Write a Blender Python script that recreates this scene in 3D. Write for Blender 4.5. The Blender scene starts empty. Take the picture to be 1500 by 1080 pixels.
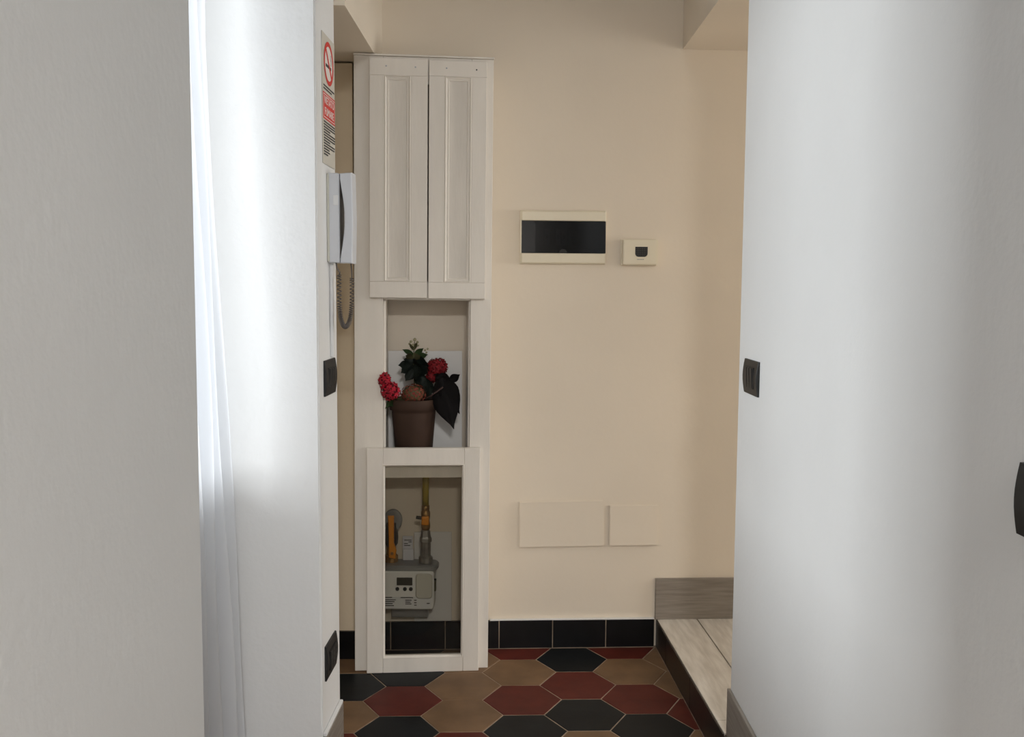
import bpy, bmesh, math, random
from mathutils import Vector, Matrix
random.seed(7)
S = bpy.context.scene
C = bpy.context.collection

# ------------------------------------------------------------------ camera
F_PX, PITCH, ROLL, EYE = 1398.1, 0.0843, 0.00624, 1.196
cam_d = bpy.data.cameras.new('camera')
cam = bpy.data.objects.new('camera', cam_d); C.objects.link(cam)
cam_d.sensor_fit = 'HORIZONTAL'; cam_d.sensor_width = 36.0
cam_d.lens = F_PX / 1500.0 * 36.0
cam_d.clip_start = 0.02
fw = Vector((0, math.cos(PITCH), -math.sin(PITCH)))
r0 = Vector((1, 0, 0)); u0 = r0.cross(fw)
rr = math.cos(ROLL) * r0 + math.sin(ROLL) * u0
uu = -math.sin(ROLL) * r0 + math.cos(ROLL) * u0
M = Matrix((rr, uu, -fw)).transposed().to_4x4()
M.translation = Vector((0, 0, EYE))
cam.matrix_world = M
S.camera = cam

# ------------------------------------------------------------------ world, lights, exposure
S.view_settings.view_transform = 'Standard'
S.view_settings.look = 'None'
S.view_settings.gamma = 1.0
S.view_settings.use_curve_mapping = False
S.view_settings.exposure = 0.25
w = bpy.data.worlds.new('world'); S.world = w; w.use_nodes = True
w.node_tree.nodes['Background'].inputs[0].default_value = (0.80, 0.88, 1.0, 1)
w.node_tree.nodes['Background'].inputs[1].default_value = 0.6

def area(name, loc, aim, sx, sy, watts, col):
    d = bpy.data.lights.new(name, 'AREA'); d.shape = 'RECTANGLE'; d.size = sx; d.size_y = sy
    d.energy = watts; d.color = col
    o = bpy.data.objects.new(name, d); C.objects.link(o)
    o.location = loc
    o.rotation_euler = (Vector(aim) - Vector(loc)).to_track_quat('-Z', 'Y').to_euler()
    return o
# daylight outside the curtained window on the left
area('daylight_window', (-5.5, 0.55, 2.25), (0.5, 2.0, 1.3), 4.4, 2.2, 580, (0.915, 0.955, 1.0))
# window at the end of the side passage beyond the step
area('side_passage_window', (3.55, 2.66, 1.35), (-0.4, 2.6, 1.2), 0.7, 1.1, 31, (1.0, 0.98, 0.95))
# added fill light, high in the unseen room behind the camera
area('room_fill_light', (0.42, -1.9, 2.58), (0.42, -1.9, 0), 0.5, 0.5, 110, (1.0, 0.98, 0.96))

# ------------------------------------------------------------------ materials
MATS = {}
def mat(name, col, rough=0.6, spec=0.5, noise=0.0, nscale=8.0, bump=0.0, bscale=120.0, col2=None, metal=0.0,
        stretch=(1, 1, 1), trans=None, coat=0.0):
    m = bpy.data.materials.new(name); m.use_nodes = True
    nt = m.node_tree; b = nt.nodes['Principled BSDF']
    b.inputs['Base Color'].default_value = (*col, 1)
    b.inputs['Roughness'].default_value = rough
    b.inputs['Specular IOR Level'].default_value = spec
    b.inputs['Metallic'].default_value = metal
    b.inputs['Coat Weight'].default_value = coat
    tc = nt.nodes.new('ShaderNodeTexCoord'); mp = nt.nodes.new('ShaderNodeMapping')
    mp.inputs['Scale'].default_value = stretch
    nt.links.new(tc.outputs['Object'], mp.inputs['Vector'])
    if noise > 0 or col2:
        n = nt.nodes.new('ShaderNodeTexNoise'); n.inputs['Scale'].default_value = nscale
        n.inputs['Detail'].default_value = 6.0
        nt.links.new(mp.outputs[0], n.inputs['Vector'])
        rp = nt.nodes.new('ShaderNodeValToRGB')
        c2 = col2 if col2 else tuple(c * (1 - noise) for c in col)
        rp.color_ramp.elements[0].position = 0.35; rp.color_ramp.elements[1].position = 0.65
        rp.color_ramp.elements[0].color = (*c2, 1); rp.color_ramp.elements[1].color = (*col, 1)
        nt.links.new(n.outputs['Fac'], rp.inputs[0])
        nt.links.new(rp.outputs[0], b.inputs['Base Color'])
    if bump > 0:
        n2 = nt.nodes.new('ShaderNodeTexNoise'); n2.inputs['Scale'].default_value = bscale
        n2.inputs['Detail'].default_value = 3.0
        nt.links.new(mp.outputs[0], n2.inputs['Vector'])
        bp = nt.nodes.new('ShaderNodeBump'); bp.inputs['Strength'].default_value = bump
        bp.inputs['Distance'].default_value = 0.003
        nt.links.new(n2.outputs['Fac'], bp.inputs['Height'])
        nt.links.new(bp.outputs[0], b.inputs['Normal'])
    MATS[name] = m
    return m

mat('paint_white', (0.80, 0.805, 0.80), 0.75, 0.3, noise=0.03, nscale=3, bump=0.25, bscale=60)
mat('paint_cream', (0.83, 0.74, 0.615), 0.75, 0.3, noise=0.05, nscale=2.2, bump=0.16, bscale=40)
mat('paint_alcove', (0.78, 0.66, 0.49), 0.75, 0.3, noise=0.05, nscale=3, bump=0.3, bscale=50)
mat('cabinet_paint', (0.86, 0.81, 0.735), 0.5, 0.4, noise=0.07, nscale=5, bump=0.12, bscale=40, stretch=(3, 3, .6))
mat('cabinet_worn', (0.84, 0.79, 0.715), 0.55, 0.4, noise=0.10, nscale=7, bump=0.15, bscale=50, stretch=(3, 3, .5))
mat('grime', (0.06, 0.05, 0.04), 0.8)
mat('tile_red', (0.115, 0.022, 0.015), 0.45, 0.13, noise=0.25, nscale=14, bump=0.12, bscale=25)
mat('tile_black', (0.009, 0.0105, 0.012), 0.45, 0.13, noise=0.35, nscale=10, bump=0.12, bscale=25)
mat('tile_beige', (0.215, 0.130, 0.072), 0.45, 0.13, noise=0.25, nscale=9, bump=0.12, bscale=25)
mat('grout', (0.44, 0.345, 0.26), 0.9, 0.2, noise=0.45, nscale=18, bump=0.3)
mat('baseboard_black', (0.007, 0.007, 0.008), 0.3, 0.3, noise=0.3, nscale=20, bump=0.05)
mat('riser_black', (0.024, 0.016, 0.014), 0.3, 0.5, noise=0.3, nscale=14, bump=0.05)
mat('grey_wood', (0.30, 0.265, 0.225), 0.5, 0.4, col2=(0.22, 0.19, 0.16), nscale=9, stretch=(.9, 8, 14), bump=0.1, bscale=40)
mat('grey_wood_v', (0.33, 0.30, 0.26), 0.5, 0.4, col2=(0.24, 0.215, 0.185), nscale=9, stretch=(8, .9, 14), bump=0.1, bscale=40)
mat('plank', (0.67, 0.625, 0.56), 0.45, 0.4, col2=(0.52, 0.475, 0.415), nscale=7, stretch=(9, 1.2, 9), bump=0.08, bscale=40)
mat('dark_joint', (0.012, 0.010, 0.009), 0.9)
mat('black_plastic', (0.012, 0.012, 0.012), 0.48, 0.35)
mat('black_recess', (0.004, 0.004, 0.004), 0.6)
mat('ivory_plastic', (0.80, 0.73, 0.57), 0.4, 0.5, noise=0.02)
mat('white_plastic', (0.72, 0.73, 0.74), 0.35, 0.5)
mat('intercom_plastic', (0.62, 0.64, 0.68), 0.38, 0.5)
mat('meter_white', (0.80, 0.80, 0.77), 0.5, 0.4)
mat('meter_cover', (0.58, 0.57, 0.50), 0.45)
mat('meter_metal', (0.33, 0.34, 0.34), 0.4, 0.5, metal=0.5)
mat('lcd', (0.045, 0.045, 0.035), 0.2)
mat('pipe_yellow', (0.38, 0.28, 0.03), 0.5, noise=0.2)
mat('orange_lever', (0.75, 0.27, 0.015), 0.45)
mat('brass', (0.42, 0.25, 0.09), 0.4, metal=0.7, noise=0.3, nscale=40)
mat('steel', (0.40, 0.39, 0.36), 0.4, metal=0.7, noise=0.3, nscale=30)
mat('dark_fitting', (0.045, 0.042, 0.04), 0.5)
mat('card_white', (0.62, 0.62, 0.66), 0.7)
mat('panel_white', (0.80, 0.79, 0.77), 0.6)
mat('print_dark', (0.06, 0.06, 0.06), 0.8)
mat('print_red', (0.62, 0.045, 0.035), 0.7)
mat('paper', (0.60, 0.57, 0.50), 0.7, 0.3)
mat('print_white', (0.78, 0.72, 0.68), 0.7)
mat('terracotta', (0.062, 0.034, 0.023), 0.75, 0.3, noise=0.2, nscale=12, bump=0.1)
mat('soil', (0.035, 0.024, 0.016), 0.95, bump=0.6, bscale=90)
mat('petal_red', (0.52, 0.012, 0.035), 0.6, 0.3, noise=0.6, nscale=110)
mat('petal_crimson', (0.24, 0.008, 0.014), 0.6, 0.3, noise=0.35, nscale=60)
mat('petal_brown', (0.24, 0.035, 0.03), 0.7, 0.3, col2=(0.15, 0.07, 0.03), nscale=120)
mat('leaf_green', (0.055, 0.11, 0.035), 0.5, 0.4, noise=0.3, nscale=30)
mat('leaf_dark', (0.018, 0.028, 0.022), 0.5, 0.4, noise=0.3, nscale=30)
mat('leaf_olive', (0.11, 0.105, 0.045), 0.6, 0.4, noise=0.2, nscale=30)
mat('leaf_black', (0.012, 0.010, 0.011), 0.65, 0.3, noise=0.3, nscale=30)
mat('petal_core', (0.10, 0.005, 0.008), 0.8)
mat('bud_cream', (0.35, 0.33, 0.20), 0.7)
mat('stem_brown', (0.05, 0.022, 0.018), 0.6)
mat('cord_dark', (0.11, 0.095, 0.085), 0.5)
mat('window_frame', (0.78, 0.78, 0.77), 0.4)

def custom(name):
    m = bpy.data.materials.new(name); m.use_nodes = True; nt = m.node_tree
    nt.nodes.remove(nt.nodes['Principled BSDF']); MATS[name] = m
    return nt, nt.nodes['Material Output']
# clear glass pane (thin)
def thin_glass(name, tint, gloss):
    nt, out = custom(name)
    t = nt.nodes.new('ShaderNodeBsdfTransparent'); t.inputs[0].default_value = (*tint, 1)
    g = nt.nodes.new('ShaderNodeBsdfGlossy'); g.inputs['Roughness'].default_value = 0.03
    g.inputs[0].default_value = (0.9, 0.9, 0.9, 1)
    mx = nt.nodes.new('ShaderNodeMixShader')
    lw = nt.nodes.new('ShaderNodeLayerWeight'); lw.inputs[0].default_value = 0.5
    pw = nt.nodes.new('ShaderNodeMath'); pw.operation = 'POWER'; pw.inputs[1].default_value = 5.0
    fr = nt.nodes.new('ShaderNodeMath'); fr.operation = 'MULTIPLY_ADD'
    f0 = ((gloss - 1)/(gloss + 1))**2; fr.inputs[1].default_value = 1 - f0; fr.inputs[2].default_value = f0
    nt.links.new(lw.outputs['Facing'], pw.inputs[0]); nt.links.new(pw.outputs[0], fr.inputs[0])
    nt.links.new(fr.outputs[0], mx.inputs[0]); nt.links.new(t.outputs[0], mx.inputs[1]); nt.links.new(g.outputs[0], mx.inputs[2])
    nt.links.new(mx.outputs[0], out.inputs[0])
thin_glass('glass', (0.93, 0.93, 0.92), 1.45)
thin_glass('cabinet_glass', (0.82, 0.81, 0.78), 1.28)
thin_glass('smoked', (0.20, 0.20, 0.21), 1.42)
nt, out = custom('sheer')
d_ = nt.nodes.new('ShaderNodeBsdfDiffuse'); d_.inputs[0].default_value = (0.86, 0.87, 0.89, 1)
t_ = nt.nodes.new('ShaderNodeBsdfTranslucent'); t_.inputs[0].default_value = (0.88, 0.90, 0.93, 1)
p_ = nt.nodes.new('ShaderNodeBsdfTransparent')
m1 = nt.nodes.new('ShaderNodeMixShader'); m1.inputs[0].default_value = 0.55
m2 = nt.nodes.new('ShaderNodeMixShader'); m2.inputs[0].default_value = 0.08
nt.links.new(d_.outputs[0], m1.inputs[1]); nt.links.new(t_.outputs[0], m1.inputs[2])
nt.links.new(m1.outputs[0], m2.inputs[1]); nt.links.new(p_.outputs[0], m2.inputs[2])
nt.links.new(m2.outputs[0], out.inputs[0])

# ------------------------------------------------------------------ mesh helpers
def obj(name, bm, m, parent=None, smooth=False):
    if isinstance(bm, bpy.types.Mesh):
        me = bm
    else:
        bmesh.ops.recalc_face_normals(bm, faces=bm.faces)
        me = bpy.data.meshes.new(name); bm.to_mesh(me); bm.free()
        me.materials.append(MATS[m])
        if smooth:
            for p in me.polygons: p.use_smooth = True
    o = bpy.data.objects.new(name, me); C.objects.link(o)
    if parent: o.parent = parent
    return o
def thing(name, label, cat, loc=(0, 0, 0), rot=(0, 0, 0), group=None):
    o = bpy.data.objects.new(name, None); C.objects.link(o)
    o.empty_display_size = 0.05
    o.location = loc; o.rotation_euler = rot; o['label'] = label; o['category'] = cat
    if group: o['group'] = group
    return o
def tag(o, label, cat, group=None):
    o['label'] = label; o['category'] = cat
    if group: o['group'] = group
    return o
def struct(o, label=None):
    o['kind'] = 'structure'
    if label: o['label'] = label
    return o
def stuff(o):
    o['kind'] = 'stuff'; return o
def box(x0, x1, y0, y1, z0, z1, bev=0.0, seg=2, bm=None):
    b = bm or bmesh.new()
    vs = [b.verts.new((x, y, z)) for x in (x0, x1) for y in (y0, y1) for z in (z0, z1)]
    fs = [(0, 1, 3, 2), (4, 6, 7, 5), (0, 4, 5, 1), (2, 3, 7, 6), (0, 2, 6, 4), (1, 5, 7, 3)]
    faces = [b.faces.new([vs[i] for i in f]) for f in fs]
    if bev > 0:
        bmesh.ops.recalc_face_normals(b, faces=faces)
        es = list({e for f in faces for e in f.edges})
        bmesh.ops.bevel(b, geom=es, offset=bev, segments=seg, affect='EDGES', profile=0.5)
    return b
def prism(poly, axis, a, b_, bev=0.0, bm=None, seg=1):
    """extrude 2-D polygon along axis ('x','y','z') from a to b_"""
    b = bm or bmesh.new()
    def P(p, t):
        return {'x': (t, p[0], p[1]), 'y': (p[0], t, p[1]), 'z': (p[0], p[1], t)}[axis]
    lo = [b.verts.new(P(p, a)) for p in poly]; hi = [b.verts.new(P(p, b_)) for p in poly]
    n = len(poly)
    fs = [b.faces.new(lo), b.faces.new(hi[::-1])]
    for i in range(n):
        fs.append(b.faces.new((lo[i], hi[i], hi[(i + 1) % n], lo[(i + 1) % n])))
    if bev > 0:
        bmesh.ops.recalc_face_normals(b, faces=fs)
        es = list({e for f in (fs[0], fs[1]) for e in f.edges})
        bmesh.ops.bevel(b, geom=es, offset=bev, segments=seg, affect='EDGES')
    return b
def rring(w, h, r, n=5):
    """rounded rectangle outline about the origin"""
    pts = []
    for cx, cy, a0 in ((w/2-r, h/2-r, 0), (-w/2+r, h/2-r, 90), (-w/2+r, -h/2+r, 180), (w/2-r, -h/2+r, 270)):
        for i in range(n + 1):
            a = math.radians(a0 + 90 * i / n); pts.append((cx + r*math.cos(a), cy + r*math.sin(a)))
    return pts
def lathe(prof, seg=24, cx=0, cy=0, bm=None, cap=True):
    b = bm or bmesh.new(); rings = []
    for r, z in prof:
        rings.append([b.verts.new((cx + r*math.cos(2*math.pi*i/seg), cy + r*math.sin(2*math.pi*i/seg), z)) for i in range(seg)])
    for A, B in zip(rings, rings[1:]):
        for i in range(seg): b.faces.new((A[i], A[(i+1) % seg], B[(i+1) % seg], B[i]))
    if cap: b.faces.new(rings[0][::-1]); b.faces.new(rings[-1])
    return b
def tube(pts, rad, seg=8, bm=None, closed=False):
    b = bm or bmesh.new(); pts = [Vector(p) for p in pts]; rings = []
    n = len(pts); up = Vector((0.13, 0.27, 0.95)).normalized()
    for i, p in enumerate(pts):
        t = (pts[min(i+1, n-1)] - pts[max(i-1, 0)]).normalized()
        a = t.cross(up)
        if a.length < 1e-3: a = t.cross(Vector((1, 0, 0)))
        a.normalize(); c = t.cross(a)
        r = rad[i] if isinstance(rad, (list, tuple)) else rad
        rings.append([b.verts.new(p + r*(math.cos(2*math.pi*k/seg)*a + math.sin(2*math.pi*k/seg)*c)) for k in range(seg)])
    for A, B in zip(rings, rings[1:]):
        for i in range(seg): b.faces.new((A[i], A[(i+1) % seg], B[(i+1) % seg], B[i]))
    b.faces.new(rings[0][::-1]); b.faces.new(rings[-1])
    return b
def mould(x0, x1, z0, z1, prof, bm=None):
    """picture-frame moulding: profile of (inset, y) swept round a rectangle with mitred corners (y = depth)"""
    b = bm or bmesh.new(); rings = []
    for ins, y in prof:
        rings.append([b.verts.new(p) for p in ((x0+ins, y, z0+ins), (x1-ins, y, z0+ins), (x1-ins, y, z1-ins), (x0+ins, y, z1-ins))])
    for k in range(len(rings)):
        A, B = rings[k], rings[(k+1) % len(rings)]
        for i in range(4): b.faces.new((A[i], A[(i+1) % 4], B[(i+1) % 4], B[i]))
    return b
def text_mesh(s, size, depth=0.0003):
    cu = bpy.data.curves.new('txt', 'FONT'); cu.body = s; cu.size = size; cu.align_x = 'CENTER'; cu.align_y = 'CENTER'
    cu.extrude = depth
    o = bpy.data.objects.new('txt', cu); C.objects.link(o)
    dg = bpy.context.evaluated_depsgraph_get(); dg.update()
    me = bpy.data.meshes.new_from_object(o.evaluated_get(dg))
    bpy.data.objects.remove(o); bpy.data.curves.remove(cu)
    return me

# ------------------------------------------------------------------ the setting
WS = 0.05                       # far wall, step and floor pattern are a touch skewed
WA = math.atan(WS)
def wall_y(x): return 3.096 + WS * x
ZC = 2.62
# floor slab (grout bed), tiles are its children
FL = struct(obj('floor', box(-2.2, 3.7, -3.75, 3.3, -0.06, -0.0014), 'grout'), 'old hexagonal cement tile floor in red, black and beige')
a_ = 0.2 / math.sqrt(3); gap = 0.0031
ANG = 0.0344; LX, LY = 0.0284, 2.8915
ca, sa = math.cos(ANG), math.sin(ANG)
colors = {(0, 1): 'r', (0, 0): 'g', (0, -1): 'r', (0, -2): 'k', (0, -3): 'g', (1, 0): 'k', (1, -1): 'r', (1, -2): 'k', (1, -3): 'g',
          (2, 1): 'r', (2, 0): 'g', (2, -1): 'r', (2, -2): 'k', (2, -3): 'r', (-1, 0): 'g', (-1, -1): 'g', (-1, -2): 'g', (-1, -3): 'r',
          (-2, 0): 'k', (-2, -1): 'r', (-2, -2): 'k', (-2, -3): 'g', (-3, 0): 'g', (-3, -1): 'k', (-3, -2): 'g', (-3, -3): 'r',
          (3, 0): 'g', (3, -1): 'g', (3, -2): 'r', (3, -3): 'g', (3, 1): 'g', (-2, 1): 'k', (-1, 1): 'k'}
# row index of odd columns sits half a tile further back
code = {'r': 'tile_red', 'k': 'tile_black', 'g': 'tile_beige'}
STEP_O = Vector((0.490, 3.12, 0)); SA = math.atan(0.0524)
sdir = Vector((math.sin(SA), -math.cos(SA), 0)); snor = Vector((math.cos(SA), math.sin(SA), 0))
hexpts = [((a_ - gap*.62)*math.cos(math.radians(60*i)), (a_ - gap*.62)*math.sin(math.radians(60*i))) for i in range(6)]
for c in range(-6, 5):
    for r in range(-8, 3):
        qx = 1.5*a_*c; qy = 0.2*(r + (0.5 if c % 2 else 0))
        x = LX + ca*qx - sa*qy; y = LY + sa*qx + ca*qy
        if y < 1.5 or x < -1.1: continue
        if y - 0.12 > wall_y(x): continue
        key = colors.get((c, r)) or random.choice('rkgg')
        bm = prism([(p[0], p[1]) for p in hexpts], 'z', -0.007, 0.0, bev=0.0012)
        bmesh.ops.rotate(bm, verts=bm.verts, cent=(0, 0, 0), matrix=Matrix.Rotation(ANG, 3, 'Z'))
        dz = random.uniform(-0.0006, 0.0006)
        bmesh.ops.translate(bm, verts=bm.verts, vec=(x, y, dz))
        for co, no in (((STEP_O - snor*0.0045), snor), (Vector((0, 3.081, 0)), Vector((-WS, 1, 0))), (Vector((-0.95, 0, 0)), Vector((-1, 0, 0)))):
            gm = bm.verts[:] + bm.edges[:] + bm.faces[:]
            res = bmesh.ops.bisect_plane(bm, geom=gm, plane_co=co, plane_no=no, clear_outer=True)
            ed = [e for e in bm.edges if e.is_boundary]
            if ed: bmesh.ops.holes_fill(bm, edges=ed)
        if len(bm.faces) < 3: bm.free(); continue
        obj('tile', bm, code[key], FL)

# far wall
b = prism([(-0.999, wall_y(-0.999)), (3.7, wall_y(3.7)), (3.7, 3.5), (-0.999, 3.4)], 'z', 0, ZC)
WF = struct(obj('wall_far', b, 'paint_cream'), 'cream plastered wall at the end of the passage')
# alcove wall left of the cabinet
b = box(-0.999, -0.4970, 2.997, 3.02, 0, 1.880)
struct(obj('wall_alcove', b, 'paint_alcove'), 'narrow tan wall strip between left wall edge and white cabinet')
# near left wall (runs beside the photographer)
b = box(-1.0, -0.45, -0.75, 1.360, 0, ZC, 0.004)
struct(obj('wall_left', b, 'paint_white'), 'plain grey-white wall close on the left')
# pillar between window recess and alcove
P0 = Vector((-0.450, 2.215, 0)); P1 = Vector((-0.444, 2.415, 0))
b = prism([(-1.02, 2.23), (P0.x, P0.y), (P1.x, P1.y), (-1.02, 2.42)], 'z', 0, ZC, bm=None)
es = [e for e in b.edges if abs(e.verts[0].co.z - e.verts[1].co.z) > 1]
bmesh.ops.bevel(b, geom=es, offset=0.004, segments=2, affect='EDGES')
struct(obj('wall_pillar', b, 'paint_white'), 'white wall pier carrying the intercom and sign')
# window wall with opening
def win_wall():
    b = bmesh.new()
    box(-1.0, -0.80, 1.36, 2.23, 0, 0.75, bm=b); box(-1.0, -0.80, 1.36, 2.23, 2.16, ZC, bm=b)
    return b
struct(obj('wall_window', win_wall(), 'paint_white'), 'white wall under and over the window behind the curtain')
W1 = struct(obj('window_1', mould(1.362, 2.218, 0.752, 2.158, [(0, -0.02), (0.05, -0.02), (0.05, 0.02), (0, 0.02)]), 'window_frame'), 'white window frame behind the sheer curtain')
W1.rotation_euler = (0, 0, math.pi/2); W1.location = (-0.85, 0, 0)
obj('mullion', box(1.77, 1.81, -0.015, 0.015, 0.802, 2.108, 0.003), 'window_frame', W1)
for y0, y1 in ((1.412, 1.77), (1.81, 2.168)):
    obj('pane', box(y0, y1, -0.002, 0.002, 0.802, 2.108), 'glass', W1)
# right wall
XR = 0.545
b = box(XR, XR + 0.11, -0.75, 2.285, 0, ZC)
es = [e for e in b.edges if abs(e.verts[0].co.z - e.verts[1].co.z) > 1]
bmesh.ops.bevel(b, geom=es, offset=0.005, segments=3, affect='EDGES')
struct(obj('wall_right', b, 'paint_white'), 'white wall on the right of the passage')
# lofts either side of the tall slot and the main ceiling
b = prism([(-0.999, 2.421), (-0.4175, 2.416), (-0.414, wall_y(-.414)-.001), (-0.999, wall_y(-0.999)-.001)], 'z', 1.887, ZC)
struct(obj('ceiling_loft', b, 'paint_cream'), 'low boxed ceiling over the left alcove')
b = prism([(0.5425, 2.287), (3.69, 2.287), (3.69, wall_y(3.69)-.001), (0.5395, wall_y(.54)-.001)], 'z', 1.959, ZC)
struct(obj('ceiling_bulkhead', b, 'paint_cream'), 'low boxed ceiling over the raised step on the right')
struct(obj('ceiling', box(-2.2, 3.8, -3.7, 3.4, ZC, ZC + 0.1), 'paint_white'), 'ceiling')
# closing walls of side passage and of the room behind the photographer
struct(obj('wall_side', box(3.7, 3.8, -3.8, 3.5, 0, ZC), 'paint_white'), 'far side wall of the right passage')
struct(obj('wall_left_room', box(-2.2, -2.1, -3.7, -0.75, 0, ZC), 'paint_white'), 'side wall of the room behind')
struct(obj('wall_back', box(-2.2, 3.7, -3.8, -3.7, 0, ZC), 'paint_white'), 'back wall of the room behind')
struct(obj('wall_side_near', box(XR + 0.11, 3.7, 1.2, 1.3, 0, ZC), 'paint_cream'), 'near wall of the right passage')
struct(obj('wall_left_return', box(-2.1, -1.0, -0.85, -0.75, 0, ZC), 'paint_white'), 'return wall of the room behind')
struct(obj('wall_alcove_side', box(-1.06, -1.0, 2.421, 3.4, 0, ZC), 'paint_cream'), 'inner side wall of the left alcove')

# black baseboard on the far wall: one child per tile
BF = struct(obj('baseboard_far', box(-0.95, 0.481, -0.0125, -0.001, 0.0, 0.0945), 'grout'), 'row of glossy black baseboard tiles along the cream wall')
BF.location = (0, 3.096, 0); BF.rotation_euler = (0, 0, WA)
joints = [-0.574, -0.396, -0.2165, -0.038, 0.1400, 0.318, 0.4815]
for j0, j1 in zip(joints, joints[1:]):
    obj('tile', box(j0 + 0.0015, j1 - 0.0015, -0.0140, -0.003, 0.0022, 0.0955 + random.uniform(-.001, .001), 0.001, 1), 'baseboard_black', BF)
BA = struct(obj('baseboard_alcove', box(-0.90, -0.4975, 2.990, 2.9965, 0, 0.091), 'grout'), 'black baseboard tile in the gap left of the cabinet')
for x0, x1 in ((-0.86, -0.684), (-0.682, -0.498)):
    obj('tile', box(x0, x1, 2.984, 2.994, 0.0005, 0.092, 0.001, 1), 'baseboard_black', BA)
# thin white paint edge over the black tiles
struct(obj('trim_1', box(-0.068, 0.480, -0.0125, -0.0005, 0.0957, 0.0985), 'paint_white'), 'thin rough white edge above the black tiles').parent = None
o = bpy.data.objects['trim_1']; o.location = (0, 3.096, 0); o.rotation_euler = (0, 0, WA)

# step on the right
ST = struct(obj('floor_step', box(0.008, 3.0, -0.83, -0.006, 0.0, 0.084), 'dark_joint'), 'raised step with pale wood-look planks and black riser')
ST.location = STEP_O; ST.rotation_euler = (0, 0, SA)
plank_rows = [(0.001, 0.133, (-0.7575, -0.007)), (0.1365, 0.272, (-0.389, -0.007)), (0.2755, 0.41, (-0.60, -0.007)), (0.4135, 0.55, (-0.42, -0.007)),
              (0.5535, 0.69, (-0.7, -0.007)), (0.6935, 0.83, (-0.5, -0.007))]
for x0, x1, (cut, yb) in plank_rows:
    obj('plank', box(x0, x1, cut + 0.001, yb, 0.0845, 0.0941, 0.0008, 1), 'plank', ST)
    obj('plank', box(x0, x1, -0.829, cut - 0.001, 0.0845, 0.0941, 0.0008, 1), 'plank', ST)
ry = [-0.006, -0.165, -0.485, -0.829]
for q0, q1 in zip(ry, ry[1:]):
    obj('riser_tile', box(-0.003, 0.0078, q1 + 0.0008, q0 - 0.0008, 0.0004, 0.0915, 0.0008, 1), 'riser_black', ST)
# grey wood-look baseboards
bs = struct(obj('baseboard_step', box(0.4835, 3.0, -0.012, -0.0005, 0.0945, 0.233, 0.0012, 1), 'grey_wood'), 'grey wood-look baseboard on the cream wall above the step')
bs.location = (0, 3.096, 0); bs.rotation_euler = (0, 0, WA)
struct(obj('baseboard_right', box(0.5365, 0.5445, -0.7, 2.284, 0.0945, 0.2135, 0.0012, 1), 'grey_wood_v'), 'grey wood-look baseboard at the foot of the right wall')
struct(obj('trim_2', box(0.5330, 0.5445, -0.7, 2.284, 0.0, 0.094, 0.001, 1), 'riser_black'), 'black kerb tile under the right wall baseboard')
LA = math.atan2(P1.y - P0.y, P1.x - P0.x)        # direction along the pier face; local x along it, local y into the wall
def on_pier(name, label, cat, s, z):
    d = (P1 - P0).normalized()
    return thing(name, label, cat, P0 + d*s + Vector((0, 0, z)), (0, 0, LA))
bl = struct(obj('baseboard_left', box(0.001, 0.192, -0.0105, -0.0008, 0.0, 0.1145, 0.001, 1), 'grey_wood'), 'grey wood-look baseboard at the foot of the white pier')
bl.location = P0; bl.rotation_euler = (0, 0, LA)
obj('cap_strip', box(0.001, 0.192, -0.0095, -0.0008, 0.1155, 0.1245, 0.0015, 1), 'paint_white', bl)

# ------------------------------------------------------------------ tall cabinet
CB = thing('tall_cabinet', 'tall narrow white wooden cabinet with two panelled doors, open niche and glazed lower door', 'cabinet', (-0.484, 2.887, 0), (0, 0.0055, 0.09))
CH = 1.879; CW = 0.415; D = 0.158
b = box(0, 0.0865, 0, 0.02, 0.002, CH, 0.0015); obj('stile', b, 'cabinet_paint', CB)
b = box(0.351, CW, 0, 0.02, 0.002, CH, 0.0015); obj('stile', b, 'cabinet_paint', CB)
obj('rail', box(0.087, 0.3505, 0.001, 0.02, 1.1585, 1.215, 0.001), 'cabinet_paint', CB)
obj('rail', box(0.087, 0.3505, 0.001, 0.02, 1.80, CH, 0.001), 'cabinet_paint', CB)
obj('rail', box(0.087, 0.3505, 0.001, 0.02, 0.002, 0.045, 0.001), 'cabinet_paint', CB)
obj('side_panel', box(0.0, 0.016, 0.0205, D, 0.002, CH, 0.001), 'cabinet_paint', CB)
obj('side_panel', box(CW - 0.016, CW, 0.0205, D + .006, 0.002, CH, 0.001), 'cabinet_paint', CB)
obj('inner_panel', box(0.0865, 0.0945, 0.0205, D, 0.665, 1.157, 0.001), 'cabinet_paint', CB)
obj('inner_panel', box(0.3465, 0.3545, 0.0205, D, 0.665, 1.157, 0.001), 'cabinet_paint', CB)
obj('shelf', box(0.0165, CW - 0.0165, 0.0205, D, 1.1585, 1.175, 0.001), 'cabinet_paint', CB)
obj('shelf', prism([(0.0165, 0.0205), (0.087, 0.0205), (0.087, 0.001), (0.3505, 0.001), (0.3505, 0.0205), (CW - 0.0165, 0.0205), (CW - 0.0165, D), (0.0165, D)], 'z', 0.612, 0.655), 'cabinet_worn', CB)
obj('top_board', box(-0.001, CW + 0.002, -0.004, D, CH + 0.0005, CH + 0.006, 0.0015), 'cabinet_paint', CB)

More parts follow.
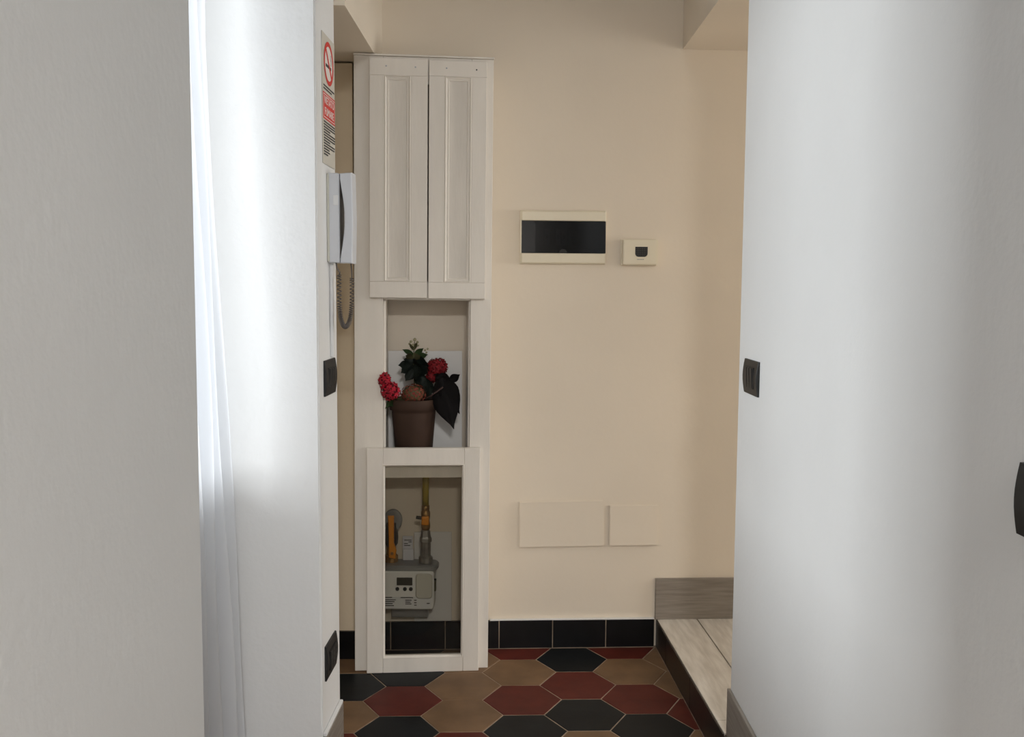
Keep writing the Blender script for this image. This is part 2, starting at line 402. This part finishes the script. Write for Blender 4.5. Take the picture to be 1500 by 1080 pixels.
def panel_door(x0, x1, z0, z1, px0, px1, pz0, pz1, holes):
    y0, y1 = -0.0205, -0.0008
    d = thing('door', '', ''); del d['label']; del d['category']; d.parent = CB
    obj('stile', box(x0, px0, y0, y1, pz0 + .0002, pz1 - .0002, 0.0012), 'cabinet_paint', d)
    obj('stile', box(px1, x1, y0, y1, pz0 + .0002, pz1 - .0002, 0.0012), 'cabinet_paint', d)
    obj('rail', box(x0, x1, y0, y1, z0, pz0, 0.0010), 'cabinet_paint', d)
    obj('rail', box(x0, x1, y0, y1, pz1, z1, 0.0010), 'cabinet_paint', d)
    obj('moulding', mould(px0, px1, pz0, pz1, [(0, y0 + .001), (0.0025, y0 - .0012), (0.005, y0 + .002), (0.009, y0 + .0040), (0.012, y0 + .0030), (0.0145, y0 + .0065), (0, y0 + .012)]), 'cabinet_paint', d)
    obj('panel', box(px0 + .001, px1 - .001, y0 + .006, y1, pz0 + .001, pz1 - .001), 'cabinet_worn', d)
    for hx, hz, m in holes:
        h = obj('screw_hole', prism([(0.0024*math.cos(i*math.pi/5), 0.0024*math.sin(i*math.pi/5)) for i in range(10)], 'y', y0 - .0003, y0 + .001), m, d)
        h.location = (hx, 0, hz)
panel_door(0.047, 0.2185, 1.165, 1.869, 0.0905, 0.1695, 1.213, 1.820, [(0.096, 1.846, 'meter_metal'), (0.182, 1.845, 'meter_metal')])
panel_door(0.2225, 0.394, 1.164, 1.867, 0.2695, 0.350, 1.212, 1.822, [(0.274, 1.845, 'meter_metal'), (0.363, 1.843, 'black_recess')])
# glazed lower door
gd = thing('glass_door', '', ''); del gd['label']; del gd['category']; gd.parent = CB
y0, y1 = -0.021, -0.0008
obj('stile', box(0.0375, 0.087, y0, y1, 0.001, 0.707, 0.0022), 'cabinet_paint', gd)
obj('stile', box(0.335, 0.3845, y0, y1, 0.001, 0.707, 0.0022), 'cabinet_paint', gd)
obj('rail', box(0.0872, 0.3348, y0 + .0004, y1, 0.001, 0.047, 0.0018), 'cabinet_paint', gd)
obj('rail', box(0.0872, 0.3348, y0 + .0004, y1, 0.657, 0.707, 0.0018), 'cabinet_paint', gd)
obj('moulding', mould(0.0865, 0.3355, 0.0465, 0.6575, [(0, y0 + .001), (0.002, y0 - .0012), (0.0045, y0 + .002), (0.007, y0 + .006), (0.007, y1), (0, y1)]), 'cabinet_paint', gd)
obj('pane', box(0.0925, 0.3295, -0.0100, -0.0070, 0.0525, 0.6515), 'cabinet_glass', gd)

# ------------------------------------------------------------------ inside the glazed part: gas fittings
def ph(x, y): return x, y
GM = thing('gas_meter', 'pale grey gas meter with small display behind the cabinet glass', 'gas meter', (-0.325, 3.0, 0.172))
obj('body', prism(rring(0.162, 0.124, 0.01), 'y', -0.035, 0.045, 0.004), 'meter_white', GM).location = (0, 0, 0.062)
obj('top_plate', prism(rring(0.185, 0.085, 0.03), 'z', 0.1245, 0.142, 0.005), 'meter_metal', GM).location = (0.001, 0.006, 0)
dsp = obj('display', box(-0.037, 0.013, -0.0385, -0.0345, 0.080, 0.105, 0.001), 'lcd', GM)
for bx in (-0.035, -0.011, 0.008):
    k = obj('button', prism([(0.0062*math.cos(i*math.pi/6), 0.0062*math.sin(i*math.pi/6)) for i in range(12)], 'y', -0.039, -0.0345, 0.001), 'black_plastic', GM)
    k.location = (bx, 0, 0.068)
obj('cover', prism(rring(0.054, 0.082, 0.013), 'y', -0.041, -0.0345, 0.003), 'meter_cover', GM).location = (0.050, 0, 0.078)
lb = obj('label_plate', box(-0.076, 0.072, -0.0362, -0.0345, 0.004, 0.042), 'white_plastic', GM)
b = bmesh.new()
for (x0, z0, ww) in ((-0.074, .039, .022), (-0.025, .0385, .04), (-0.074, .031, .034), (-0.074, .025, .030), (-0.074, .0185, .024), (-0.010, .030, .02), (-0.010, .024, .017), (-0.010, .018, .02), (0.018, .03, .008), (0.018, .022, .008), (0.018, .014, .008), (0.058, .02, .010), (-0.074, .012, .028)):
    box(x0, x0 + ww, -0.0367, -0.0361, z0, z0 + 0.0028, bm=b)
stuff(obj('fine_print', b, 'print_dark', lb))
obj('seal_tab', box(0.0815, 0.086, -0.02, 0.0, 0.055, 0.09, 0.001), 'leaf_olive', GM)
obj('seal_screw', lathe([(0.004, 0), (0.004, .004), (0.002, .005)], 10), 'black_plastic', GM).location = (0.084, -0.022, 0.093)
obj('bracket', box(-0.062, 0.058, 0.02, 0.040, -0.045, -0.001, 0.003), 'meter_metal', GM)

# riser pipe with yellow tap
PX, PY = -0.2735, 3.005
GP = thing('gas_pipe', 'upright gas pipe with yellow tap rising from the meter', 'gas pipe', (PX, PY, 0.3145))
obj('union_nut', lathe([(0.022, 0), (0.0225, .004), (0.0225, .018), (0.019, .021), (0.0165, .024), (0.0165, .066), (0.019, .068)], 12), 'steel', GP)
obj('hex_nut', lathe([(0.0195, .0685), (0.0195, .080), (0.016, .086), (0.0145, .104), (0.011, .107)], 6), 'steel', GP)
obj('tap_body', lathe([(0.012, .1075), (0.0145, .115), (0.0145, .128), (0.0125, .138), (0.0145, .15), (0.0145, .165), (0.0115, .172), (0.0125, .174), (0.0125, .186), (0.010, .188)], 12), 'brass', GP, True)
th = obj('tap_handle', box(-0.011, 0.013, -0.030, -0.016, 0.128, 0.157, 0.004), 'orange_lever', GP)
obj('tap_stem', tube([(-0.012, -0.02, 0.150), (-0.028, -0.023, 0.153)], 0.0055, 8), 'dark_fitting', GP)
obj('yellow_pipe', tube([(0, 0, 0.1885), (0.0, 0, 0.24), (0.001, 0, 0.2965)], 0.0105, 12), 'pipe_yellow', GP, True)
# second valve with orange lever
GV = thing('gas_valve', 'shut-off valve with long orange lever left of the upright pipe', 'valve', (-0.385, 3.015, 0.3145))
obj('union_nut', lathe([(0.021, 0), (0.0215, .004), (0.0215, .020), (0.016, .024), (0.015, .05)], 12), 'brass', GV)
obj('valve_body', lathe([(0.015, .0505), (0.021, .06), (0.023, .08), (0.021, .10), (0.016, .112), (0.016, .125)], 14), 'dark_fitting', GV, True)
obj('flange', prism([(0.030*math.cos(i*math.pi/9), 0.036*math.sin(i*math.pi/9)) for i in range(18)], 'y', 0.010, 0.022, 0.002), 'meter_metal', GV).location = (0.004, 0, 0.132)
obj('lever', prism([(-0.004, 0.022), (0.016, 0.018), (0.020, 0.045), (0.012, 0.07), (0.0125, 0.157), (-0.0065, 0.157), (-0.004, 0.09)], 'y', -0.036, -0.024, 0.002), 'orange_lever', GV)
obj('lever_screw', prism([(0.005*math.cos(i*math.pi/5), 0.005*math.sin(i*math.pi/5)) for i in range(10)], 'y', -0.039, -0.0355), 'brass', GV).location = (0.007, 0, 0.036)
obj('stem', tube([(0.006, -0.024, 0.078), (0.006, 0.0, 0.078)], 0.006, 8), 'steel', GV)
TC = thing('meter_card', 'small white paper card standing on the meter between two pipes', 'card', (-0.332, 3.034, 0.3145))
obj('lower_sheet', box(-0.017, 0.017, -0.006, -0.003, 0.0, 0.037, 0.0005, 1), 'card_white', TC)
obj('upper_sheet', box(-0.019, 0.014, 0.0, 0.003, 0.0, 0.078, 0.0005, 1), 'card_white', TC)
b = bmesh.new()
for i, (x0, ww) in enumerate(((-.014, .02), (-.014, .012), (.0, .01), (-.014, .024))):
    box(x0, x0 + ww, -0.0005, 0.0001, 0.046 + i*.006, 0.0485 + i*.006, bm=b)
stuff(obj('fine_print', b, 'print_dark', TC))
WP = obj('wall_panel', box(-0.075, 0.048, -0.006, 0, 0.0, 0.30, 0.001, 1), 'panel_white')
WP.location = (-0.243, wall_y(-.22) - 0.005, 0.0965); WP.rotation_euler = (0, 0, WA)
tag(WP, 'narrow white panel on the wall to the right of the meter', 'panel')

# ------------------------------------------------------------------ niche: white panel and potted artificial flowers
NP = obj('niche_panel', box(-0.1185, 0.1185, -0.006, 0.0, 0, 0.336, 0.001, 1), 'panel_white')
NP.location = (-0.279, 3.0555, 0.6565); NP.rotation_euler = (math.radians(-1.4), 0, 0.06)
tag(NP, 'white square panel leaning at the back of the niche behind the flowers', 'panel')

PT = thing('potted_flowers', 'brown pot of red artificial flowers with dark leaves in the cabinet niche', 'potted plant', (-0.307, 2.970, 0.6555))
pot = obj('pot', lathe([(0.052, 0), (0.056, .002), (0.068, .150), (0.068, .158), (0.0745, .160), (0.0765, .192), (0.0745, .194), (0.070, .194), (0.0668, .165), (0.03, .16)], 36), 'terracotta', PT, True)
obj('soil', lathe([(0.0655, .163), (0.0680, .178), (0.05, .184), (0.01, .187)], 20), 'soil', PT, True)
def floret_ball(name, c, rx, ry, rz, n, fr, m, seed, core='petal_core', core_r=.88):
    """clustered flower head made of many five-petal florets"""
    rnd = random.Random(seed); b = bmesh.new()
    for i in range(n):
        k = i + 0.5; phi = math.acos(1 - 2*k/n); th_ = math.pi*(1 + 5**.5)*k
        d = Vector((math.sin(phi)*math.cos(th_), math.sin(phi)*math.sin(th_), math.cos(phi)))
        p = Vector((d.x*rx, d.y*ry, d.z*rz)) * rnd.uniform(.88, 1.08)
        q = d.to_track_quat('Z', 'Y').to_matrix()
        cv = b.verts.new(p + d*fr*.10)
        ring = []
        a0 = rnd.uniform(0, 6)
        for j in range(10):
            rad = fr*(0.96 if j % 2 == 0 else 0.55)
            lift = fr*(0.22 if j % 2 == 0 else 0.02)
            ring.append(b.verts.new(p + q @ Vector((rad*math.cos(a0 + j*math.pi/5), rad*math.sin(a0 + j*math.pi/5), lift))))
        for j in range(10): b.faces.new((cv, ring[j], ring[(j+1) % 10]))
    o = obj(name, b, m, PT); o.location = c
    b2 = bmesh.new(); bmesh.ops.create_icosphere(b2, subdivisions=2, radius=1.0, matrix=Matrix.Diagonal((rx*core_r, ry*core_r, rz*core_r, 1)))
    obj('core', b2, core, o, True); return o
floret_ball('flower_head', (-0.063, -0.080, 0.226), 0.027, 0.020, 0.027, 40, 0.0115, 'petal_red', 1)
floret_ball('flower_head', (-0.080, -0.080, 0.257), 0.017, 0.016, 0.022, 26, 0.011, 'petal_red', 2)
floret_ball('flower_head', (0.074, 0.0, 0.293), 0.029, 0.024, 0.026, 44, 0.0125, 'petal_crimson', 3)
floret_ball('flower_head', (0.055, -0.005, 0.262), 0.016, 0.016, 0.018, 22, 0.010, 'petal_crimson', 4)
floret_ball('berry_head', (0.003, -0.042, 0.212), 0.039, 0.026, 0.029, 100, 0.0072, 'petal_brown', 5, 'leaf_olive', .90)
def leaf(m, base, tip, width, bend=0.02, twist=0.0, droop=None, fold=0.25, n=8):
    """pointed leaf with a folded midrib between base and tip"""
    b = bmesh.new(); A = Vector(base); B = Vector(tip); ax = (B - A); L = ax.length; ax.normalize()
    side = ax.cross(Vector((0, 1, 0)))
    if side.length < .1: side = Vector((1, 0, 0))
    side.normalize(); side = Matrix.Rotation(twist, 3, ax) @ side
    nor = side.cross(ax).normalized()
    rows = []
    for i in range(n + 1):
        t = i/n; wd = width*0.5*(math.sin(math.pi*min(1, t*.92 + .06))**0.8)*(1 - t**4) + 0.0004
        mid = A + ax*L*t + nor*bend*math.sin(math.pi*t)
        rows.append([b.verts.new(mid - side*wd + nor*fold*wd), b.verts.new(mid), b.verts.new(mid + side*wd + nor*fold*wd)])
    for r1, r2 in zip(rows, rows[1:]):
        for j in range(2): b.faces.new((r1[j], r1[j+1], r2[j+1], r2[j]))
    res = bmesh.ops.solidify(b, geom=b.faces[:], thickness=0.0008)
    return obj('leaf', b, m, PT, True)
def stem(pts, r, m='stem_brown'): return obj('stem', tube(pts, r, 6), m, PT, True)
stem([(0.0, 0, .185), (0.002, 0, .25), (-.001, 0, .32), (0.003, -.003, .372)], [.003, .0025, .002, .0012], 'leaf_olive')
stem([(0.02, 0, .185), (0.05, 0, .23), (0.074, 0, .28)], .002, 'leaf_dark')
stem([(-0.03, -.03, .185), (-.06, -.05, .20), (-.074, -.055, .21)], .002, 'leaf_green')
stem([(0.02, -.03, .190), (0.055, -.045, .205), (0.095, -.05, .235)], .0028)
stem([(0.02, -.02, .188), (0.07, -.035, .200), (0.112, -.03, .218)], .0022)
stem([(0.066, -.02, .160), (.085, -.035, .172), (.104, -.03, .16), (.098, -.03, .14), (.108, -.028, .135)], .0012, 'steel')
# top sprig: buds and light leaves
for (x, z, s_) in ((-.008, .372, .005), (.004, .378, .006), (.012, .370, .005), (-.002, .362, .0045), (.014, .36, .004), (.036, .345, .004), (.044, .350, .004), (.040, .338, .004), (-.013, .365, .004)):
    b = bmesh.new(); bmesh.ops.create_icosphere(b, subdivisions=1, radius=s_)
    o = obj('bud', b, 'bud_cream', PT, True); o.location = (x, -0.004, z)
for base, tip, wd, m in (((0, 0, .330), (-.034, -.012, .348), .016, 'leaf_green'), ((0, 0, .328), (.032, -.012, .352), .018, 'leaf_green'), ((0, 0, .32), (-.022, -.03, .330), .020, 'leaf_olive'),
                         ((.002, 0, .322), (.046, -.02, .333), .022, 'leaf_green'), ((.0, 0, .345), (.012, -.01, .372), .010, 'leaf_olive'), ((.0, 0, .345), (-.012, -.01, .366), .010, 'leaf_olive'),
                         ((0, 0, .335), (.02, -.015, .318), .024, 'leaf_olive')):
    leaf(m, base, tip, wd, 0.004)
# dark leaf mass
for base, tip, wd, tw in (((0, 0, .305), (-.045, -.03, .300), .034, .4), ((0, 0, .300), (-.036, -.035, .276), .034, -.3), ((0, 0, .305), (.045, -.03, .308), .036, .2),
                          ((.005, 0, .295), (.048, -.035, .276), .036, .1), ((.0, -.01, .30), (.012, -.05, .255), .040, .5), ((.01, -.01, .285), (.040, -.045, .225), .038, -.4),
                          ((0, -.01, .29), (-.022, -.04, .252), .034, .3), ((.015, -.01, .26), (.052, -.04, .205), .040, 0.1), ((.02, 0, .30), (.078, -.03, .268), .034, .2), ((.01, 0, .315), (-.03, -.02, .318), .022, .2),
                          ((.02, -.01, .25), (.03, -.045, .195), .034, .1), ((.0, 0, .30), (.02, -.04, .30), .04, .8)):
    leaf('leaf_dark', base, tip, wd, 0.006, tw)
for base, tip, wd in (((-.03, -.03, .188), (-.070, -.055, .178), .024), ((-.005, -.04, .192), (-.048, -.062, .200), .026), ((-.06, -.05, .20), (-.082, -.058, .168), .018)):
    leaf('leaf_olive' if wd > .025 else 'leaf_green', base, tip, wd, 0.004, 0.3)
# large drooping black leaves on the right
leaf('leaf_black', (.085, -.040, .262), (.129, -.050, .104), .088, -0.012, 0.15, n=10, fold=.2)
leaf('leaf_black', (.088, -.042, .266), (.146, -.040, .150), .066, -0.008, -0.3, n=10, fold=.2)
leaf('leaf_black', (.080, -.035, .246), (.128, -.045, .244), .042, 0.006, 0.3, fold=.2)
leaf('leaf_black', (.070, -.03, .262), (.120, -.045, .258), .040, 0.008, -0.2, fold=.2)
leaf('leaf_black', (.115, -.042, .250), (.147, -.045, .274), .028, 0.004, 0.2)
leaf('leaf_black', (.098, -.045, .26), (.134, -.056, .165), .070, -0.006, 0.3)
leaf('leaf_dark', (.03, -.02, .26), (.055, -.05, .196), .046, .004, 0.2)
leaf('leaf_dark', (.03, -.02, .27), (.030, -.055, .200), .040, .004, 0.0)

# ------------------------------------------------------------------ things on the far wall
def on_far(name, label, cat, x, z, group=None):
    return thing(name, label, cat, (x, wall_y(x), z), (0, 0, WA), group)
DB = on_far('distribution_box', 'ivory electrical distribution box with a smoked dark window door', 'fuse box', 0.161, 1.274)
hw = 0.1385
obj('frame', mould(-hw, hw, 0, 0.17, [(0, 0), (0, -.010), (.004, -.013), (.004, 0)]), 'ivory_plastic', DB)
obj('front_strip', box(-hw + .004, hw - .0005, -0.0165, -0.0005, 0.137, 0.168, 0.003), 'ivory_plastic', DB)
obj('front_strip', box(-hw + .004, hw - .0005, -0.0165, -0.0005, 0.002, 0.034, 0.003), 'ivory_plastic', DB)
obj('side_strip', box(-hw + .0005, -hw + .0045, -0.0145, -0.0005, 0.033, 0.138), 'ivory_plastic', DB)
obj('backing', box(-hw + .005, hw - .002, -0.0035, -0.0005, 0.0345, 0.1365), 'black_plastic', DB)
obj('smoked_door', box(-hw + .005, hw - .0008, -0.0150, -0.0130, 0.0345, 0.1365, 0.0005, 1), 'smoked', DB)
for i, (x0, m) in enumerate(((-.060, 'white_plastic'), (-.042, 'black_plastic'), (-.024, 'meter_white'), (-.006, 'meter_white'), (.012, 'black_plastic'), (.030, 'black_plastic'), (.048, 'black_plastic'))):
    k = obj('breaker', box(x0, x0 + .0172, -0.0105, -0.004, 0.060, 0.112, 0.001, 1), m, DB)
    obj('toggle', box(x0 + .005, x0 + .012, -0.0125, -0.0106, 0.080, 0.092), 'black_recess', k)
obj('thumb_notch', prism([(0.0135*math.cos(math.radians(a)), 0.0135*math.sin(math.radians(a))) for a in range(0, 181, 15)], 'y', -0.0172, -0.0151, 0.0006), 'black_recess', DB).location = (0.0, 0, 0.0345)
obj('thumb_grip', prism([(0.010*math.cos(math.radians(a)), -0.007*math.sin(math.radians(a))) for a in range(0, 181, 15)], 'y', -0.0178, -0.0166), 'ivory_plastic', DB).location = (0.0, 0, 0.0335)

GD = on_far('gas_detector', 'small ivory gas detector box with dark sensor grille on the cream wall', 'detector', 0.409, 1.271)
obj('base', prism(rring(0.118, 0.084, 0.004), 'y', -0.010, -0.0005, 0.001), 'ivory_plastic', GD).location = (-0.002, 0, 0.042)
obj('housing', prism(rring(0.113, 0.079, 0.004), 'y', -0.030, -0.0102, 0.003, seg=2), 'ivory_plastic', GD).location = (0.0, 0, 0.042)
gpts = [(-0.020, 0.016), (0.020, 0.016), (0.020, -0.006)] + [(0.020 - 0.010*(1 - math.cos(t)), -0.006 - 0.010*math.sin(t)) for t in (0.5, 1.0, 1.57)] + [(-0.020 + 0.010*(1 - math.cos(t)), -0.006 - 0.010*math.sin(t)) for t in (1.57, 1.0, 0.5)] + [(-0.020, -0.006)]
gr = obj('sensor_grille', prism(gpts, 'y', -0.0308, -0.0298), 'black_plastic', GD); gr.location = (0.003, 0, 0.043)
b = bmesh.new()
for i in range(6):
    for j in range(4):
        box(-0.0165 + i*.006, -0.0135 + i*.006, -0.0314, -0.0307, -0.012 + j*.0068, -0.0085 + j*.0068, bm=b)
stuff(obj('grille_mesh', b, 'dark_fitting', gr))
b = bmesh.new()
for i in range(6): box(-0.0105 + i*.0038, -0.0080 + i*.0038, -0.0306, -0.0299, 0.0175, 0.0202, bm=b)
stuff(obj('lettering', b, 'meter_metal', GD))

def cover(label, x, z, ww, hh, tilt):
    o = obj('junction_cover', prism(rring(ww, hh, 0.006), 'y', -0.0085, -0.0005, 0.0030, seg=2), 'paint_cream')
    o.location = (x, wall_y(x), z); o.rotation_euler = (0, tilt, WA)
    tag(o, label, 'junction cover')
cover('wide blank junction box cover painted like the cream wall', 0.1665, 0.420, 0.2825, 0.156, -0.014)
cover('small square blank junction box cover beside the wide one', 0.407, 0.414, 0.1655, 0.139, -0.004)

# ------------------------------------------------------------------ things on the pier (local x = along wall away from camera, -y = out of the wall)
def plate_mesh(w_, h_, t0, t1, n=8):
    prof = [(0, -h_/2)] + [(-(t0 + (t1 - t0)*math.cos(math.pi*(i/n - .5))**1.0), -h_/2 + h_*i/n) for i in range(n + 1)] + [(0, h_/2)]
    return prism(prof, 'x', -w_/2, w_/2, 0.0012)
def wall_plate(th_, w_=0.116, h_=0.086, kind='switch', hole_at=None):
    obj('plate', plate_mesh(w_, h_, 0.004, 0.0085), 'black_plastic', th_)
    if kind == 'switch':
        obj('insert', box(-0.036, 0.036, -0.0092, -0.004, -0.024, 0.024, 0.001), 'black_recess', th_)
        for x0 in (-0.0335, -0.0105, 0.0125):
            k = obj('rocker', box(x0 + .001, x0 + 0.0185, -0.0110, -0.0060, -0.0225, 0.0225, 0.0012), 'black_plastic', th_)
            k.rotation_euler = (math.radians(2.5), 0, 0)
    else:
        obj('insert', box(-0.036, 0.036, -0.0100, -0.004, -0.024, 0.024, 0.001), 'black_plastic', th_)
        for cx in (-0.0225, 0.0225, 0.0):
            s_ = obj('socket_module', box(cx - 0.0107, cx + 0.0107, -0.0112, -0.006, -0.0225, 0.0225, 0.001), 'black_plastic', th_)
            for dz in (-0.012, 0, 0.012):
                h = obj('pin_hole', prism([(0.0024*math.cos(i*math.pi/4), 0.0024*math.sin(i*math.pi/4)) for i in range(8)], 'y', -0.0115, -0.0109), 'black_recess', s_)
                h.location = (cx, 0, dz)
t = on_pier('light_switch', 'black light switch below the intercom on the white pier', 'light switch', 0.104, 0.977); wall_plate(t)
t = on_pier('power_socket', 'black power socket low on the white pier above the baseboard', 'power socket', 0.085, 0.284); wall_plate(t, kind='socket')
t = thing('light_switch', 'black light switch near the far edge of the right wall', 'light switch', (XR, 2.152, 0.9975), (0, 0, -math.pi/2)); wall_plate(t, w_=0.124, h_=0.078)
t = thing('wall_plate', 'black wall plate cut off by the right edge of the picture', 'wall plate', (XR, 0.945, 0.976), (0, 0, -math.pi/2)); wall_plate(t, w_=0.120, h_=0.077)

# cable raceway
rc = obj('cable_raceway', box(-0.006, 0.006, -0.008, -0.0005, 0, 0.228, 0.001, 1), 'white_plastic')
d_p = (P1 - P0).normalized(); rc.location = P0 + d_p*0.128 + Vector((0, 0, 1.0235)); rc.rotation_euler = (0, 0, LA)
tag(rc, 'slim white cable raceway running from intercom down to black switch', 'cable raceway')

# intercom
IC = on_pier('intercom', 'white wall intercom handset with dark coiled cord on the pier', 'intercom', 0.142, 1.253)
obj('base', box(-0.042, 0.042, -0.030, -0.0005, 0.001, 0.215, 0.004), 'intercom_plastic', IC)
obj('back_plate', box(-0.044, 0.044, -0.006, -0.0003, 0.003, 0.213, 0.001, 1), 'meter_cover', IC)
obj('side_button', box(-0.0432, -0.0415, -0.028, -0.016, 0.138, 0.162, 0.0006, 1), 'white_plastic', IC)
# handset: side profile with a bowed hollow towards the base, extruded along the wall
N = 16
inner = [(-0.0315 - 0.0105*math.sin(math.pi*i/N)**1.1, 0.012 + 0.188*i/N) for i in range(N + 1)]
prof = [(-0.0315, 0.001)] + inner + [(-0.0315, 0.214), (-0.060, 0.216), (-0.0625, 0.108), (-0.060, -0.001)]
obj('handset', prism(prof, 'x', -0.040, 0.012, 0.002), 'intercom_plastic', IC)
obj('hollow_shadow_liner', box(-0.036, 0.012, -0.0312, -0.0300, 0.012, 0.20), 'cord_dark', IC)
pts = [(-0.028, -0.020, 0.0), (-0.020, -0.028, -0.012), (-0.018, -0.030, -0.026)]
path = []
ctrl = [(-0.022, -0.0245, -0.028), (-0.022, -0.0245, -0.10), (-0.021, -0.028, -0.138), (-0.018, -0.037, -0.155), (-0.013, -0.047, -0.140), (-0.010, -0.052, -0.10), (-0.010, -0.053, -0.036)]
def cat(P, t):
    n = len(P) - 1; f = min(max(t*n, 0), n - 1e-6); i = int(f); f -= i
    p = [Vector(P[max(0, min(n, i + k - 1))]) for k in range(4)]
    return 0.5*((2*p[1]) + (p[2] - p[0])*f + (2*p[0] - 5*p[1] + 4*p[2] - p[3])*f*f + (3*p[1] - p[0] - 3*p[2] + p[3])*f**3)
coil = []; turns = 52; per = 9
for i in range(turns*per + 1):
    t_ = i/(turns*per); p = cat(ctrl, t_); q = (cat(ctrl, min(1, t_ + .01)) - cat(ctrl, max(0, t_ - .01))).normalized()
    a1 = q.cross(Vector((1, 0, 0))).normalized(); a2 = q.cross(a1); an = 2*math.pi*i/per
    coil.append(p + 0.0048*(math.cos(an)*a1 + math.sin(an)*a2))
obj('coiled_cord', tube(coil, 0.0013, 5), 'cord_dark', IC, True)
obj('cord_end', tube([(-0.028, -0.018, 0.003), (-0.027, -0.020, -0.012), (-0.022, -0.026, -0.022), (-0.022, -0.0245, -0.030)], 0.002, 6), 'cord_dark', IC, True)
obj('cord_end', tube([(-0.006, -0.050, 0.003), (-0.007, -0.052, -0.018), (-0.010, -0.053, -0.038)], 0.0016, 6), 'cord_dark', IC, True)

# no-smoking sign
SG = on_pier('no_smoking_sign', 'no-smoking notice with red circle and red box above the intercom', 'sign', 0.124, 1.486)
obj('sheet', box(-0.0655, 0.0655, -0.0022, -0.0006, 0.0, 0.304, 0.0004, 1), 'paper', SG)
def flat(name, me_or_bm, m, z, x=0.0, y=-0.0026):
    o = obj(name, me_or_bm, m, SG)
    o.location = (x, y, z)
    return o
def ann(r1, r2, n=40):
    b = bmesh.new()
    A = [b.verts.new((r1*math.cos(2*math.pi*i/n), -0.0003, r1*math.sin(2*math.pi*i/n))) for i in range(n)]
    B = [b.verts.new((r2*math.cos(2*math.pi*i/n), -0.0003, r2*math.sin(2*math.pi*i/n))) for i in range(n)]
    for i in range(n): b.faces.new((A[i], A[(i+1) % n], B[(i+1) % n], B[i]))
    return b
CZ = 0.241
flat('white_disc', prism([(0.041*math.cos(i*math.pi/16), 0.041*math.sin(i*math.pi/16)) for i in range(32)], 'y', -0.0001, 0.0003), 'print_white', CZ, y=-0.0025)
flat('red_ring', ann(0.051, 0.040), 'print_red', CZ)
b = box(-0.044, 0.044, -0.0004, 0.0, -0.0045, 0.0045); bmesh.ops.rotate(b, verts=b.verts, cent=(0, 0, 0), matrix=Matrix.Rotation(math.radians(45), 3, 'Y'))
flat('red_slash', b, 'print_red', CZ, y=-0.0029)
flat('cigarette', box(-0.032, 0.026, -0.0003, 0.0, -0.011, -0.004), 'print_dark', CZ, y=-0.0027)
flat('smoke', tube([(0.024, 0, 0.0), (0.026, 0, 0.010), (0.020, 0, 0.016), (0.024, 0, 0.025)], 0.0012, 4), 'print_dark', CZ, y=-0.0022)
rb = flat('red_box', box(-0.0635, 0.0635, -0.0004, 0.0, 0.105, 0.167), 'print_red', 0.0)
flat('box_line', mould(-0.060, 0.060, 0.1085, 0.1635, [(0, -0.0006), (0.0018, -0.0006), (0.0018, -0.0003), (0, -0.0003)]), 'print_white', 0.0)
def sign_text(s, size, z, m):
    me = text_mesh(s, size); me.materials.clear(); me.materials.append(MATS[m])
    o = obj('lettering', me, m, SG); o.rotation_euler = (math.pi/2, 0, 0); o.location = (0, -0.0033, z); return o
sign_text('VIETATO', 0.026, 0.149, 'print_white')
sign_text('FUMARE', 0.026, 0.123, 'print_white')
b = bmesh.new(); rnd = random.Random(3)
for z in (0.181, 0.174):
    box(-0.058, 0.058 if z > .178 else 0.03, -0.0004, 0, z, z + .0035, bm=b)
z = 0.097
for i in range(13):
    x = -0.058; xe = 0.058 if i % 4 != 3 else 0.005
    if i > 9: xe = 0.0 if i < 12 else -0.02
    while x < xe:
        wd = rnd.uniform(.007, .018); box(x, min(x + wd, xe + .004), -0.0004, 0, z, z + .0034, bm=b); x += wd + .0025
    z -= 0.0063
stuff(flat('fine_print', b, 'print_dark', 0.0))

# ------------------------------------------------------------------ sheer curtain in the window recess
def curtain():
    b = bmesh.new(); NT, NZ = 120, 70; rows = []
    for j in range(NZ + 1):
        z = 0.012 + (ZC - 0.02 - 0.012)*j/NZ
        fl = max(0, (1.75 - z)/1.75)
        row = []
        for i in range(NT + 1):
            t = i/NT
            yy = 1.78 + (2.155 - 1.78)*t + 0.010*math.sin(9*t + 2*z)
            amp = 0.016 + 0.020*fl
            ph_ = 2*math.pi*6.5*t + 1.1*math.sin(1.3*z + 4*t) + 0.8*fl*math.sin(3*t)
            xx = -0.690 + 0.046*fl*(0.30 + 0.70*t) + amp*math.sin(ph_) + 0.004*math.sin(23*t + 5*z)
            row.append(b.verts.new((xx, yy, z)))
        rows.append(row)
    for A, B in zip(rows, rows[1:]):
        for i in range(NT): b.faces.new((A[i], A[i+1], B[i+1], B[i]))
    return b
cu = obj('curtain', curtain(), 'sheer', None, True)
tag(cu, 'long white sheer curtain hanging in the window recess on the left', 'curtain')
